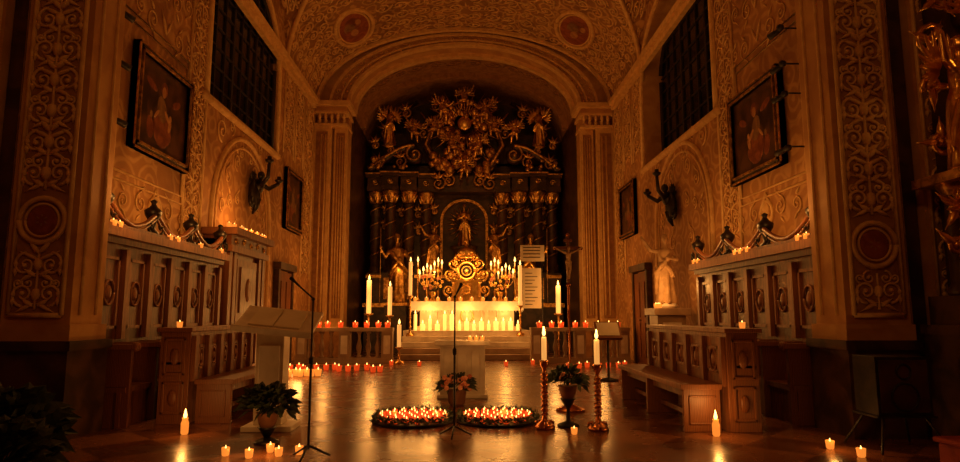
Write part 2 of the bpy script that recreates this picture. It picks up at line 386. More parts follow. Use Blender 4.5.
for s in(-1,1):
    mb=MB('plain','ground','cream','dmarble','stone'); side(mb,s)
    mb.bb(4.2,4.93,7,7.6,1.0,8.3,'plain')
    mb.bb(4.14,4.93,6.9,7.66,0,.95,'dmarble'); mb.bb(4.1,4.94,6.86,7.68,.93,1.03,'dmarble'); mb.bb(4.16,4.93,6.94,7.64,1.03,1.2,'plain')
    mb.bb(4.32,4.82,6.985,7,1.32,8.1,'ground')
    for x in (4.29,4.85): mb.tube([(x,6.985,1.3),(x,6.985,8.1)],.028,'cream',6)
    mb.tube([(4.29,6.985,1.3),(4.85,6.985,1.3)],.028,'cream',6)
    mz=2.32 if s<0 else 2.08
    mp=lambda u,v:(4.57+u,6.975,v)
    arabesque(mb,mp,mz+.34,8.0,.54,'cream',.021,.36); arabesque(mb,mp,1.36,mz-.32,.54,'cream',.018,.3)
    ring(mb,mp,0,mz,.245,.03,'cream'); ring(mb,mp,0,mz,.18,.014,'cream')
    mb.ell((4.57,6.98,mz),(.17,.02,.17),'fresco',16)
    for k in range(6): leaf(mb,mp,0,mz,.12,.018,pi/2+k*2*pi/6,'ground')
    for x in (7.15,7.45): mb.tube([(4.19,x,1.3),(4.19,x,8.1)],.02,'cream',6)
    mb.bb(4.05,4.94,6.85,7.7,8.15,8.3,'cream')
    mb.obj('pilaster')
    mb=MB('plain','ground','cream','dmarble'); side(mb,s)
    mb.bb(5.16,5.8,6.95,7.15,1.0,11,'plain'); mb.bb(5.12,5.85,6.92,7.15,0,1.0,'dmarble')
    mb.bb(5.24,5.72,6.94,6.95,1.3,11,'ground')
    arabesque(mb,lambda u,v:(5.48+u,6.935,v),1.4,8,.46,'cream',.018,.42)
    for x in (5.22,5.74): mb.tube([(x,6.94,1.3),(x,6.94,10)],.024,'cream',6)
    mb.obj('wall_pilaster')
for s in(-1,1):
    mb=MB('wood','dmarble'); side(mb,s)
    a0,a1=16.9,18.1; X=W-.005
    mb.bb(4.84,X,a0,a1,0,2.45,'wood')
    for z0,z1 in((.2,1.1),(1.25,2.2)):
        for q0,q1 in((a0+.15,a0+.55),(a1-.55,a1-.15)): mb.bb(4.81,4.84,q0,q1,z0,z1,'wood')
    mb.bb(4.8,X,a0-.15,a0,0,2.5,'dmarble'); mb.bb(4.8,X,a1,a1+.15,0,2.5,'dmarble'); mb.bb(4.74,X,a0-.2,a1+.2,2.5,2.68,'dmarble')
    mb.lathe([(.0,-.02),(.03,0),(.03,.03),(0,.05)],(4.8,a0+.6,1.15),'dmarble',8)
    mb.obj('door_1' if s<0 else 'door_2')
# ------------------------------------------------------------------ candles
def flame(mb,x,y,z,k=1):
    mb.lathe([(.001,0),(.011*k,.012*k),(.014*k,.026*k),(.009*k,.048*k),(.002*k,.075*k)],(x,y,z),'flame',8)
def votive(mb,x,y,z,k=1,g='redglass'):
    mb.lathe([(.028*k,0),(.036*k,.01*k),(.042*k,.08*k),(.038*k,.08*k),(.034*k,.058*k)],(x,y,z),g,10)
    mb.lathe([(.001,0),(.034*k,.001),(.034*k,.006),(.001,.007)],(x,y,z+.06*k),'melt',8)
    flame(mb,x,y,z+.05*k,k*.72)
def pillar(mb,x,y,z0,z1,r,m='wax',k=1.3):
    h=z1-z0; mb.lathe([(r,0),(r,h-.01),(r*.8,h),(r*.5,h-.015)],(x,y,z0),m,12)
    mb.tube([(x,y,z1-.02),(x,y,z1+.015)],.004,'black',4); flame(mb,x,y,z1+.005,k)
def candlestick(name,x,y,z0,zc,z1,r,mat='brass',bw=.2,k=2.0,twist=False):
    mb=MB(mat); h=zc-z0
    pr=[(bw,0),(bw,.03),(bw*.75,.06),(bw*.3,.1),(.03,.14)]
    n=7
    for i in range(1,n):
        t=.14+(h-.26)*i/n; pr+= [(.022,t-.03),(.045 if i%2 else .034,t),(.022,t+.03)]
    pr+=[(.025,h-.1),(.05,h-.06),(r*1.9,h-.02),(r*1.9,h),(r*1.1,h)]
    mb.lathe(pr,(x,y,z0),mat,14)
    for i in range(3):
        a=i*2*pi/3+.5; mb.tube([(x+bw*.5*math.cos(a),y+bw*.5*math.sin(a),z0+.08),(x+bw*.95*math.cos(a),y+bw*.95*math.sin(a),z0+.07),(x+bw*1.0*math.cos(a),y+bw*1.0*math.sin(a),z0+.02)],[.02,.018,.015],mat,6)
    if twist:
        for ph in (0,pi): mb.tube([(x+.035*math.cos(ph+i*.5),y+.035*math.sin(ph+i*.5),z0+.16+(h-.3)*i/60) for i in range(61)],.011,mat,5)
    pillar(mb,x,y,zc,z1,r,'wax',k); return mb.obj(name)
def light(x,y,z,wt,r=.06,col=(1,.41,.085)):
    l=bpy.data.lights.new('candle_and_fill_light','POINT'); l.energy=wt; l.color=col; l.shadow_soft_size=r  # shared by real candle lamps and added fill lamps
    o=bpy.data.objects.new('candle_and_fill_light',l); o.location=(x,y,z); scene.collection.objects.link(o); return o
# ------------------------------------------------------------------ choir stalls
def panelset(mb,X,y0,y1,z0,z1,n,dx,m='woodl',oval=True):
    w=(y1-y0)/n
    for i in range(n):
        a=y0+w*i; b=a+w
        mb.bb(X-dx*2.2,X,a-.05,a+.05,z0-.05,z1+.03,m)
        for p in ((a+.12,b-.12,z0+.08,z0+.12),(a+.12,b-.12,z1-.12,z1-.08),(a+.12,a+.16,z0+.08,z1-.08),(b-.16,b-.12,z0+.08,z1-.08)):
            mb.bb(X-dx,X,p[0],p[1],p[2],p[3],m)
        c=(a+b)/2; zc=(z0+z1)/2; rr=min(.12,w*.18)
        if oval:
            ring(mb,lambda u,v:(X-dx*.6,c+u,zc+v),0,0,rr,.016,m,20,rr*1.35)
            mb.ell((X-.005,c,zc),(.03,rr*.55,rr*.8),m,12)
    mb.bb(X-dx*2.2,X,y1-.05,y1+.05,z0-.05,z1+.03,m)
DESK={-1:(3.33,8.0,10.2),1:(2.98,7.3,10.35)}
for s in(-1,1):
    top=2.42 if s<0 else 2.28
    mb=MB('wood','woodl','dmarble'); side(mb,s); y1=11.7 if s<0 else 12.0
    mb.bb(4.45,4.9,7.74,y1,0,top-.2,'wood')
    panelset(mb,4.45,7.82,y1-.05,1.05,top-.3,6,.03,'woodl')
    mb.bb(4.36,4.9,7.74,y1+.03,top-.22,top-.14,'wood'); mb.bb(4.28,4.9,7.72,y1+.08,top-.14,top-.03,'woodl'); mb.bb(4.33,4.9,7.74,y1+.04,top-.03,top+.02,'wood')
    mb.bb(3.95,4.45,7.75,y1,.4,.46,'wood'); mb.bb(4.0,4.05,7.75,y1,0,.4,'wood')
    k=6
    for i in range(k+1):
        y=7.8+(y1-7.88)*i/k; mb.bb(3.92,4.45,y-.03,y+.03,0,.92,'wood'); mb.bb(3.86,4.45,y-.05,y+.05,.9,.96,'woodl')
        mb.ell((3.88,y,.93),(.06,.055,.06),'woodl',8)
    n=3; w=(y1-7.9)/n
    for i in range(n):
        a=7.9+w*i; pts=[]
        for j in range(17):
            t=j/16; pts.append((4.4,a+w*t,top+.06+.26*(abs(2*t-1)**1.8)))
        mb.tube(pts,.035,'wood',6)
        mb.tube([(4.4,p[1],p[2]-.07) for p in pts],[.02]*17,'wood',5)
    for i in range(n+1):
        y=7.9+w*i
        mb.lathe([(.09,0),(.09,.05),(.04,.09),(.05,.2),(.11,.3),(.12,.36),(.05,.42),(.03,.46),(.05,.5),(.0,.53)],(4.45,y,top),'bronze',12)
        for q in(-1,1): spiral(mb,lambda u,v:(4.4,y+u,top+v),q*.15,.14,.1,1.3,q,-pi/2,.022,'bronze',14)
    mb.obj('choir_stall')
    mb=MB('ambglass')
    for y in ([7.95,8.1,9.5,9.75,10.6,11.5] if s<0 else [7.95,8.15,9.65,9.9,10.1,11.75,11.95]):
        votive(mb,s*4.34,y,top-.03,1.0,'ambglass')
    mb.obj('cornice_votive_candles')
    dx0,d0,d1=DESK[s]
    mb=MB('wood','woodl'); side(mb,s)
    mb.bb(dx0,dx0+.1,d0,d1,0,1.1,'woodl'); mb.bb(dx0-.03,dx0+.4,d0-.04,d1+.04,1.1,1.15,'woodl')
    mb.bb(dx0+.1,dx0+.36,d0,d0+.08,0,1.1,'woodl'); mb.bb(dx0+.1,dx0+.36,d1-.08,d1,0,1.1,'woodl'); mb.bb(dx0+.1,dx0+.34,d0,d1,.7,.74,'wood')
    panelset(mb,dx0,d0+.08,d1-.08,.55,1.02,5,.025)
    for z0,z1 in((.12,.5),(.58,1.02)): 
        for p in ((dx0+.05,dx0+.31,z0,z0+.03),(dx0+.05,dx0+.31,z1-.03,z1),(dx0+.05,dx0+.08,z0,z1),(dx0+.28,dx0+.31,z0,z1)): mb.bb(p[0],p[1],d0-.02,d0,p[2],p[3],'woodl')
        mb.ell((dx0+.18,d0-.005,(z0+z1)/2),(.06,.03,.1),'woodl',10)
    mb.obj('choir_desk',bevel=.006)
    b0,b1=(8.05,10.1) if s<0 else (7.35,10.25); bx=dx0-.52
    mb=MB('woodl','wood'); side(mb,s)
    mb.bb(bx-.02,dx0-.07,b0-.05,b1+.03,.47,.53,'woodl')
    for y in(b0,(b0+b1)/2,b1-.06): mb.bb(bx+.02,dx0-.08,y,y+.06,0,.47,'woodl')
    mb.bb(bx+.1,bx+.13,b0+.06,b1-.06,.36,.47,'wood'); mb.bb(bx+.2,bx+.26,b0+.06,b1-.06,.12,.18,'wood')
    for p in((bx+.08,dx0-.13,.08,.1),(bx+.08,dx0-.13,.38,.4),(bx+.08,bx+.1,.08,.4),(dx0-.15,dx0-.13,.08,.4)): mb.bb(p[0],p[1],b0-.012,b0,p[2],p[3],'woodl')
    mb.obj('wooden_bench',bevel=.008)
mb=MB('woodl','wood','dgold'); side(mb,-1)
y0,y1=12.15,14.3
mb.bb(4.5,4.93,y0,y1,0,2.75,'wood')
for y in (y0,y0+.25,y1-.4,y1-.15): mb.bb(4.42,4.5,y,y+.15,.3,2.5,'woodl')
mb.bb(4.38,4.5,y0-.03,y1+.03,0,.3,'wood'); mb.bb(4.44,4.5,y0+.5,y1-.5,.32,2.4,'woodl')
for z0,z1 in ((.45,1.2),(1.35,2.25)): mb.bb(4.41,4.44,y0+.65,y1-.65,z0,z1,'wood'); mb.ell((4.41,(y0+y1)/2,(z0+z1)/2),(.04,.16,.24),'woodl',12)
mb.bb(4.36,4.93,y0-.06,y1+.06,2.5,2.62,'woodl'); mb.bb(4.4,4.93,y0,y1,2.62,2.82,'wood'); mb.bb(4.26,4.93,y0-.12,y1+.12,2.82,2.95,'woodl')
for k in range(5): spiral(mb,lambda u,v:(4.39,y0+.25+k*.42+u,2.72+v),0,0,.08,1.3,1 if k%2 else -1,0,.015,'dgold',10)
mb.obj('confessional_portal')
mb=MB('ambglass')
for i in range(12): votive(mb,-4.4-.2*random.random(),12.15+i*.185,2.95,1.15,'ambglass')
mb.obj('portal_votive_candles')
# ------------------------------------------------------------------ framed paintings
def painting(s,y0,y1,z0,z1,fr=.12,dim=False):
    mb=MB('black','dgold','canvas'); side(mb,s); t=W-.02
    xc=t-.05
    mb.bb(xc,t,y0+fr*.8,y1-fr*.8,z0+fr*.8,z1-fr*.8,'canvas')
    cy=(y0+y1)/2; cz=(z0+z1)/2; h=(z1-z0)
    def blob(u,v,a,b,m,d=.004,rot=0): mb.ell((xc,cy+u*h,cz+v*h),(d,a*h,b*h),m,14,Matrix.Rotation(rot,3,'X'))
    fl='pcloth' if dim else 'pflesh'; rb='canvas' if dim else 'probe'
    blob(0,-.17,.19,.2,'probe',.003); blob(.06,-.24,.15,.1,rb,.004,.4); blob(-.02,.0,.10,.15,'pcloth',.005,.3); blob(0,.20,.045,.062,fl,.007); blob(.005,.225,.07,.075,rb,.004)
    blob(.08,-.03,.03,.10,fl,.006,.9); blob(.15,-.12,.035,.07,fl,.007,-.4); blob(.16,-.03,.028,.034,fl,.008); blob(-.12,-.05,.02,.08,fl,.006,-.8); blob(-.24,-.22,.07,.11,'probe',.003,.2); blob(-.23,-.09,.028,.036,'pcloth',.006)
    blob(.28,.15,.1,.04,'probe',.002,.4); blob(-.25,.2,.12,.04,'probe',.002,-.3)
    for (w,d,m,o) in ((fr,.10,'black',0),(fr*.3,.13,'dgold',fr*.7),(fr*.25,.12,'dgold',0)):
        a0,a1,b0,b1=y0+o,y1-o,z0+o,z1-o
        mb.bb(t-d,t,a0,a1,b0,b0+w,m);mb.bb(t-d,t,a0,a1,b1-w,b1,m);mb.bb(t-d,t,a0,a0+w,b0,b1,m);mb.bb(t-d,t,a1-w,a1,b0,b1,m)
    mb.obj('framed_painting')
painting(-1,9.2,11.1,3.75,5.38); painting(1,9.4,11.25,3.6,5.18)
painting(-1,17.3,19.0,3.65,5.35,.12,True); painting(1,17.9,19.6,3.6,5.2,.12,True)
# ------------------------------------------------------------------ figures
def to_template(mb,name,vox):
    o=mb.obj(name,origin=(0,0,0)); rm=o.modifiers.new('r','REMESH'); rm.mode='VOXEL'; rm.voxel_size=vox; rm.use_smooth_shade=True
    sm=o.modifiers.new('s','SMOOTH'); sm.iterations=2; sm.factor=.4
    dg=bpy.context.evaluated_depsgraph_get(); me=bpy.data.meshes.new_from_object(o.evaluated_get(dg)); me.name=name
    bpy.data.objects.remove(o); me.materials.clear(); 
    for p in me.polygons: p.material_index=0; p.use_smooth=True
    return me
def hand(mb,p,d,m,k=1):
    p=Vector(p); d=Vector(d).normalized(); sd=d.cross(Vector((0,1,0)))
    if sd.length<.1: sd=d.cross(Vector((0,0,1)))
    sd.normalize(); nn=sd.cross(d)
    c=p+d*.04*k; mb.ell(c,.036*k,m,8)
    for i,l in enumerate((.075,.085,.08,.065)):
        b=c+sd*(-.03+.02*i)*k+d*.02*k; mb.tube([b,b+d*l*.5*k,b+d*l*.85*k+nn*.02*k],[.011*k,.010*k,.008*k],m,6)
    b=c-sd*.03*k; mb.tube([b,b-sd*.03*k+d*.02*k,b-sd*.04*k+d*.05*k],[.012*k,.011*k,.009*k],m,6)
def head(mb,c,m,k=1):
    x,y,z=c
    mb.ell((x,y,z),(.075*k,.09*k,.11*k),m,14); mb.ell((x,y-.03*k,z-.06*k),(.05*k,.055*k,.05*k),m,10)
    mb.tube([(x,y-.085*k,z+.02*k),(x,y-.112*k,z-.02*k),(x,y-.08*k,z-.03*k)],[.012*k,.016*k,.012*k],m,6)
    for q in(-1,1): mb.ell((x+q*.076*k,y+.005*k,z-.01*k),(.012*k,.022*k,.03*k),m,6); mb.ell((x+q*.03*k,y-.075*k,z+.012*k),(.018*k,.014*k,.012*k),m,6)
    mb.ell((x,y-.085*k,z-.055*k),(.022*k,.012*k,.01*k),m,6)
    for i in range(14):
        a=random.uniform(0,2*pi); e=random.uniform(.2,1.4)
        p=Vector((.08*math.cos(a)*math.cos(e),.09*math.sin(a)*math.cos(e)+.02,.1*math.sin(e)+.02))*k
        mb.ell(Vector(c)+p,.028*k,m,6)
def robed(kind,wings):
    mb=MB('gold'); m='gold'; n=32
    R=[(0,.27,.22,0,.10),(.12,.26,.21,0,.12),(.35,.23,.19,.01,.13),(.6,.21,.18,.02,.12),(.8,.20,.17,.03,.09),(.95,.19,.15,.035,.06),(1.1,.15,.12,.02,.04),(1.25,.18,.13,.0,.03),(1.38,.2,.125,-.01,.02),(1.44,.18,.11,-.01,0),(1.49,.09,.08,-.01,0),(1.56,.055,.055,-.01,0),(1.64,.05,.05,-.01,0)]
    vs=[];fs=[]
    for j,(z,a,b,ox,fo) in enumerate(R):
        for i in range(n):
            t=2*pi*i/n; q=1+fo*math.sin(6*t+z*2.2+.6*math.sin(t)); vs.append((ox+a*q*math.cos(t),b*q*math.sin(t),z))
    for j in range(len(R)-1):
        for i in range(n): a=j*n+i;b=j*n+(i+1)%n; fs.append((a,b,b+n,a+n))
    fs.append(tuple(range(n-1,-1,-1))); fs.append(tuple(range((len(R)-1)*n,len(R)*n)))
    mb.add(vs,fs,m,True)
    mb.tube([(-.2,-.05,1.4),(-.1,-.16,1.2),(.08,-.2,1.0),(.22,-.1,.85),(.24,0,.5),(.28,.02,.25)],[.04,.055,.06,.07,.06,.03],m,8)
    mb.tube([(.2,-.02,1.4),(.05,-.15,1.15),(-.15,-.18,.9),(-.22,-.08,.7)],[.03,.04,.05,.04],m,8)
    head(mb,(-.01,-.015,1.74),m)
    if kind==0: A=[[(.18,0,1.4),(.32,-.02,1.18),(.2,-.2,1.25)],[(-.19,0,1.4),(-.34,-.05,1.2),(-.46,-.18,1.38)]]
    elif kind==1: A=[[(.18,0,1.4),(.38,-.05,1.45),(.55,-.12,1.72)],[(-.19,0,1.4),(-.3,-.05,1.16),(-.12,-.22,1.2)]]
    else: A=[[(.18,0,1.4),(.26,-.1,1.15),(.06,-.22,1.28)],[(-.18,0,1.4),(-.28,-.1,1.15),(-.06,-.22,1.28)]]
    for c in A:
        mb.tube(c,[.07,.062,.036],m,10); d=Vector(c[2])-Vector(c[1]); hand(mb,c[2],d,m)
    if kind==0: mb.tube([(-.48,-.2,.0),(-.48,-.2,2.0)],.018,m,6)
    for q in(-1,1): mb.ell((q*.09,-.2,.03),(.05,.11,.04),m,8)
    if wings:
        for q in(-1,1):
            for i in range(8):
                a=math.radians(100-i*20); l=.62-.03*i
                R3=Matrix.Rotation(-q*(pi/2-a)*-1,3,'Y')
                c=Vector((q*(.1+.5*l*math.cos(a)+.08),.15,1.38+l*.5*math.sin(a)))
                mb.ell(c,(.055,.028,l*.55),m,8,R3)
    return mb
def putto(wings=True):
    mb=MB('gold'); m='gold'
    mb.ell((0,0,.42),(.14,.12,.17),m,14); mb.ell((0,-.02,.3),(.14,.13,.12),m,12); mb.ell((0,0,.55),(.13,.1,.09),m,12)
    head(mb,(0,-.02,.74),m,1.05)
    mb.tube([(0,0,.55),(0,0,.68)],.05,m,8)
    for c,r in (([(.12,0,.57),(.26,-.05,.62),(.34,-.1,.8)],(.055,.045,.03)),([(-.12,0,.57),(-.25,-.06,.5),(-.32,-.18,.58)],(.055,.045,.03))):
        mb.tube(c,r,m,8); hand(mb,c[2],Vector(c[2])-Vector(c[1]),m,.8)
    mb.tube([(.07,0,.28),(.13,-.18,.2),(.12,-.08,-.02),(.13,-.16,-.06)],[.085,.07,.04,.03],m,8)
    mb.tube([(-.07,0,.28),(-.12,-.06,.1),(-.16,.04,-.1),(-.17,-.05,-.14)],[.085,.07,.04,.03],m,8)
    if wings:
        for q in(-1,1):
            for i in range(5):
                a=math.radians(80-i*22); l=.36
                mb.ell((q*(.08+.5*l*math.cos(a)),.12,.56+.5*l*math.sin(a)),(.04,.022,l*.55),m,8,Matrix.Rotation(q*(pi/2-a),3,'Y'))
    mb.tube([(.15,-.08,.25),(0,-.15,.3),(-.18,-.1,.24),(-.3,.02,.15)],[.04,.05,.045,.02],m,8)
    return mb
def corpus():
    mb=MB('gold'); m='gold'
    mb.tube([(0,0,.95),(0,0,1.1),(0,-.02,1.3),(0,0,1.45)],[.12,.11,.15,.1],m,12)
    mb.tube([(0,0,1.45),(.02,-.04,1.58)],[.05,.045],m,8); head(mb,(.03,-.08,1.66),m,1)
    for q in(-1,1):
        mb.tube([(q*.13,0,1.42),(q*.42,-.02,1.55),(q*.68,0,1.72)],[.06,.045,.03],m,8); hand(mb,(q*.68,0,1.72),(q,0,.4),m)
        mb.tube([(q*.07,0,.98),(q*.08,-.1,.55),(q*.035,0,.15),(q*.03,-.06,.03)],[.095,.065,.04,.035],m,8)
    mb.tube([(-.15,0,.98),(0,-.1,.9),(.15,0,.95)],[.07,.09,.08],m,8)
    return mb
TM={'saint':to_template(robed(0,False),'saint_mesh',.022),'angel':to_template(robed(1,True),'angel_mesh',.022),'pray':to_template(robed(2,False),'praying_mesh',.022),
    'raise':to_template(robed(1,False),'gesturing_mesh',.022),'putto':to_template(putto(),'putto_mesh',.014),'corpus':to_template(corpus(),'corpus_mesh',.014)}
def statue(kind,name,x,y,z,h,mat,rz=0,parent=None,mirror=False,lean=0):
    base={'saint':1.86,'angel':1.86,'raise':1.86,'pray':1.86,'putto':.88,'corpus':1.78}[kind]
    me=TM[kind].copy(); me.materials.append(M[mat]); o=bpy.data.objects.new(name,me); scene.collection.objects.link(o)
    k=h/base; o.scale=(-k if mirror else k,k,k); o.location=(x,y,z); o.rotation_euler=(0,lean,rz)
    if parent: o.parent=parent; o.location=Vector((x,y,z))-parent.location
    return o
# ------------------------------------------------------------------ high altar
mb=MB('dmarble','dgold','gold','ground','wood')
mb.bb(-3.75,3.75,24.3,26.3,0,1.6,'dmarble'); mb.bb(-3.8,3.8,24.2,26.3,1.6,1.75,'dgold'); mb.bb(-3.7,3.7,24.4,26.3,1.75,2.7,'dmarble'); mb.bb(-3.72,3.72,24.3,26.3,2.7,2.82,'dgold')
mb.bb(-3.7,3.7,25.4,26.3,2.8,7.4,'dmarble')
for s in(-1,1):
    for (x,y) in((1.5,24.9),(2.15,24.6),(2.85,24.5),(3.45,24.8)):
        x*=s
        mb.bb(x-.27,x+.27,y-.3,y+.3,1.75,2.9,'dmarble'); mb.bb(x-.17,x+.17,y-.32,y-.3,1.9,2.7,'dgold')
        mb.lathe([(.25,2.9),(.27,2.95),(.22,3.02),(.23,3.1),(.19,3.15),(.21,4.2),(.18,5.55),(.2,5.6)],(x,y,0),'dmarble',18)
        mb.tube([(x+.21*math.cos(a*.42),y+.21*math.sin(a*.42),3.2+a*.039) for a in range(60)],.028,'dgold',5)
        mb.lathe([(.19,5.6),(.21,5.7),(.25,5.85),(.31,6.02),(.31,6.08)],(x,y,0),'dgold',16,fold=.12,nf=8)
        for k in range(8):
            a=k*pi/4; mb.tube([(x+.19*math.cos(a),y+.19*math.sin(a),5.65),(x+.26*math.cos(a),y+.26*math.sin(a),5.85),(x+.34*math.cos(a),y+.34*math.sin(a),5.94)],[.05,.045,.02],'gold',6)
        mb.bb(x-.32,x+.32,y-.36,26.2,6.08,6.25,'dmarble'); mb.bb(x-.3,x+.3,y-.33,26.2,6.25,6.6,'dmarble'); mb.bb(x-.36,x+.36,y-.44,26.2,6.6,6.72,'dmarble'); mb.bb(x-.38,x+.38,y-.48,26.2,6.72,6.77,'dgold')
        spiral(mb,lambda u,v:(x+u,y-.35,v),0,6.42,.12,1.4,s,0,.03,'gold',12)
    for (yy,th,m) in ((24.6,.17,'dmarble'),(24.42,.055,'dgold'),(24.8,.12,'dmarble')):
        pts=[(s*(3.75-.1*i),yy,6.95+.95*math.sin(pi/2*i/18)**1.2) for i in range(19)]
        mb.tube(pts,th,m,8)
        spiral(mb,lambda u,v:(s*u,yy,v),1.95,7.55,.36,1.4,-1,pi/2,th,m,26)
    mb.tube([(s*1.0,24.5,7.1),(s*1.5,24.5,7.9),(s*1.25,24.5,8.6),(s*1.7,24.5,9.2)],[.16,.14,.12,.06],'dmarble',8)
    mb.tube([(s*1.02,24.38,7.1),(s*1.52,24.38,7.9),(s*1.27,24.38,8.6),(s*1.72,24.38,9.2)],[.06,.06,.05,.03],'dgold',6)
    for (vx,vz,vr) in ((3.35,7.15,.2),(1.83,5.3,.2),(1.0,6.4,.3),(1.0,7.1,.25),(1.8,4.6,.16),(2.5,3.9,.16),(2.5,7.25,.25),(3.1,8.4,.25),(1.6,8.4,.25),(1.15,9.5,.22),(2.1,8.6,.2),(.6,6.5,.25),(3.15,4.8,.14),(3.15,5.4,.14),(.35,7.2,.2),(2.3,9.2,.2),(1.2,5.4,.14),(1.2,4.6,.14),(2.5,5.3,.14),(3.5,7.9,.16),(2.9,7.7,.16)):
        yy=24.5 if vz>6 else 25.2
        spiral(mb,lambda u,v:(s*u,yy,v),vx,vz,vr,1.5,1,pi/2,.05,'dgold',16)
        for k in range(4): leaf(mb,lambda u,v:(s*u,yy-.05,v),vx,vz+vr*.6,.34,.055,.3+k*.7,'gold' if k%2 else 'dgold')
    mb.tube([(s*3.3,25.2,8.2),(s*3.1,25.2,8.9),(s*2.6,25.2,9.5),(s*1.9,25.2,9.9)],[.2,.16,.14,.1],'dmarble',8)
    mb.bb(min(s*1.2,s*3.3),max(s*1.2,s*3.3),25.4,26.2,7.3,8.6,'dmarble')
    for i in range(14):
        mb.ell((s*random.uniform(2.2,3.6),24.25,random.uniform(6.9,7.3)),random.uniform(.05,.12),'dgold',8)
mb.bb(-1.3,1.3,25.2,26.2,6.8,8.9,'dmarble'); mb.arch(0,8.4,1.0,1.1,.3,25.1,26.2,'dmarble',20); mb.arch(0,8.4,1.3,1.4,.08,25.0,26.2,'dgold',20)
mb.arch(0,5.0,.85,.8,.10,25.15,25.4,'dgold',20); mb.bb(-.95,-.85,25.15,25.4,3.1,5.0,'dgold'); mb.bb(.85,.95,25.15,25.4,3.1,5.0,'dgold')
for i in range(20): a=2*pi*i/20; mb.tube([(.3*math.cos(a),25.3,4.9+.4*math.sin(a)),(.7*math.cos(a),25.3,4.9+.75*math.sin(a))],[.04,.01],'dgold',4)
mb.bb(-.95,.95,24.9,25.4,2.8,3.1,'dmarble'); mb.bb(-1.2,1.2,24.7,26.2,6.1,6.75,'dmarble')
mb.lathe([(.6,0),(.62,.1),(.45,.2),(.4,.6),(.5,.75),(.55,.85)],(0,24.85,3.1),'dmarble',16)
for i in range(44):
    a=2*pi*i/44; l=(1.5 if i%2 else 1.05)
    mb.tube([(.42*math.cos(a),24.45,8.75+.42*math.sin(a)),(l*math.cos(a),24.42,8.75+l*math.sin(a))],[.05,.01],'gold',4)
for i in range(70):
    a=random.uniform(0,2*pi); r=random.uniform(.35,1.0)
    mb.ell((r*1.1*math.cos(a),24.35+random.uniform(-.1,.1),8.7+r*math.sin(a)*.95),random.uniform(.08,.18),'dgold',8)
mb.ell((0,24.3,8.75),(.28,.08,.28),'gold',16)
for i in range(46):
    x=random.uniform(-1.3,1.3); mb.ell((x,24.4,7.2+random.uniform(-.3,.5)),random.uniform(.08,.2),'dgold',8)
HA=mb.obj('high_altar',origin=(0,25,0))
statue('pray','virgin_statue',0,24.85,3.95,1.7,'gold',parent=HA)
statue('saint','saint_statue_a',-2.5,23.9,1.75,2.6,'dgold',.3,HA); statue('saint','saint_statue_b',2.5,23.9,1.75,2.6,'dgold',-.3,HA,True)
statue('raise','saint_statue_c',-1.15,24.2,3.0,1.7,'dgold',.3,HA,True); statue('raise','saint_statue_d',1.15,24.2,3.0,1.7,'dgold',-.3,HA)
statue('angel','angel_a',-2.9,24.3,7.85,1.55,'gold',.3,HA,True); statue('angel','angel_b',2.9,24.3,7.85,1.55,'gold',-.3,HA)
for i,(x,z,h,mi,rz) in enumerate(((-.85,8.9,.9,1,.4),(.8,8.8,.9,0,-.4),(-.5,7.5,.85,1,.2),(.55,7.45,.85,0,-.2),(0,9.35,.85,0,0),(-1.95,8.05,.8,1,.3),(1.95,8.05,.8,0,-.3),(-1.15,8.2,.8,0,.2),(1.15,8.2,.8,1,-.2),(0,6.6,.8,0,0))):
    statue('putto','putto_%d'%(i+1),x,24.1,z,h,'dgold' if i%3 else 'gold',rz,HA,bool(mi))
mb=MB('dmarble','dgold')
for s in(-1,1):
    side(mb,s); mb.bb(2.1,2.9,23.5,24.28,0,1.65,'dmarble'); mb.bb(2.05,2.95,23.45,24.28,1.65,1.75,'dgold'); mb.bb(.9,1.4,23.95,24.4,1.75,2.9,'dmarble'); mb.bb(.85,1.45,23.9,24.45,2.9,3.0,'dgold')
mb.T=Matrix.Identity(4); o=mb.obj('statue_pedestals',parent=HA)
# ------------------------------------------------------------------ altar with steps
AX=.1
mb=MB('stone','pale')
for i in range(5):
    mb.bb(AX-1.98,AX+1.98,18.9+.3*i,23.2,.166*i if i else .0,.166*(i+1),'stone' if i<2 else 'pale')
mb.obj('altar_steps',bevel=.015)
Z0=.83
mb=MB('pale','gold','white')
mb.bb(AX-1.6,AX+1.6,20.55,21.4,Z0,Z0+.12,'pale'); mb.bb(AX-1.5,AX+1.5,20.62,21.35,Z0+.12,Z0+.78,'pale'); mb.bb(AX-1.78,AX+1.78,20.45,21.45,Z0+.78,Z0+.9,'pale')
for i in range(7): mb.bb(AX-1.5+i*.49,AX-1.44+i*.49,20.58,20.62,Z0+.12,Z0+.78,'pale')
ring(mb,lambda u,v:(AX+u,20.58,v),0,Z0+.45,.2,.02,'gold')
mb.bb(AX-1.8,AX+1.8,20.43,20.45,Z0+.62,Z0+.905,'white'); mb.bb(AX-1.8,AX+1.8,20.43,21.0,Z0+.9,Z0+.91,'white')
for i in range(36): mb.tube([(AX-1.75+i*.1,20.43,Z0+.62),(AX-1.75+i*.1,20.43,Z0+.57)],.012,'white',4)
mb.obj('altar_table',bevel=.01)
ZT=Z0+.915
mb=MB('gold','black','dgold'); c=AX-.02; y=20.95
mb.bb(c-.5,c+.5,y-.25,y+.1,ZT,ZT+.15,'gold'); mb.bb(c-.42,c+.42,y-.2,y+.1,ZT+.15,ZT+.62,'gold'); mb.bb(c-.5,c+.5,y-.26,y+.1,ZT+.62,ZT+.7,'gold')
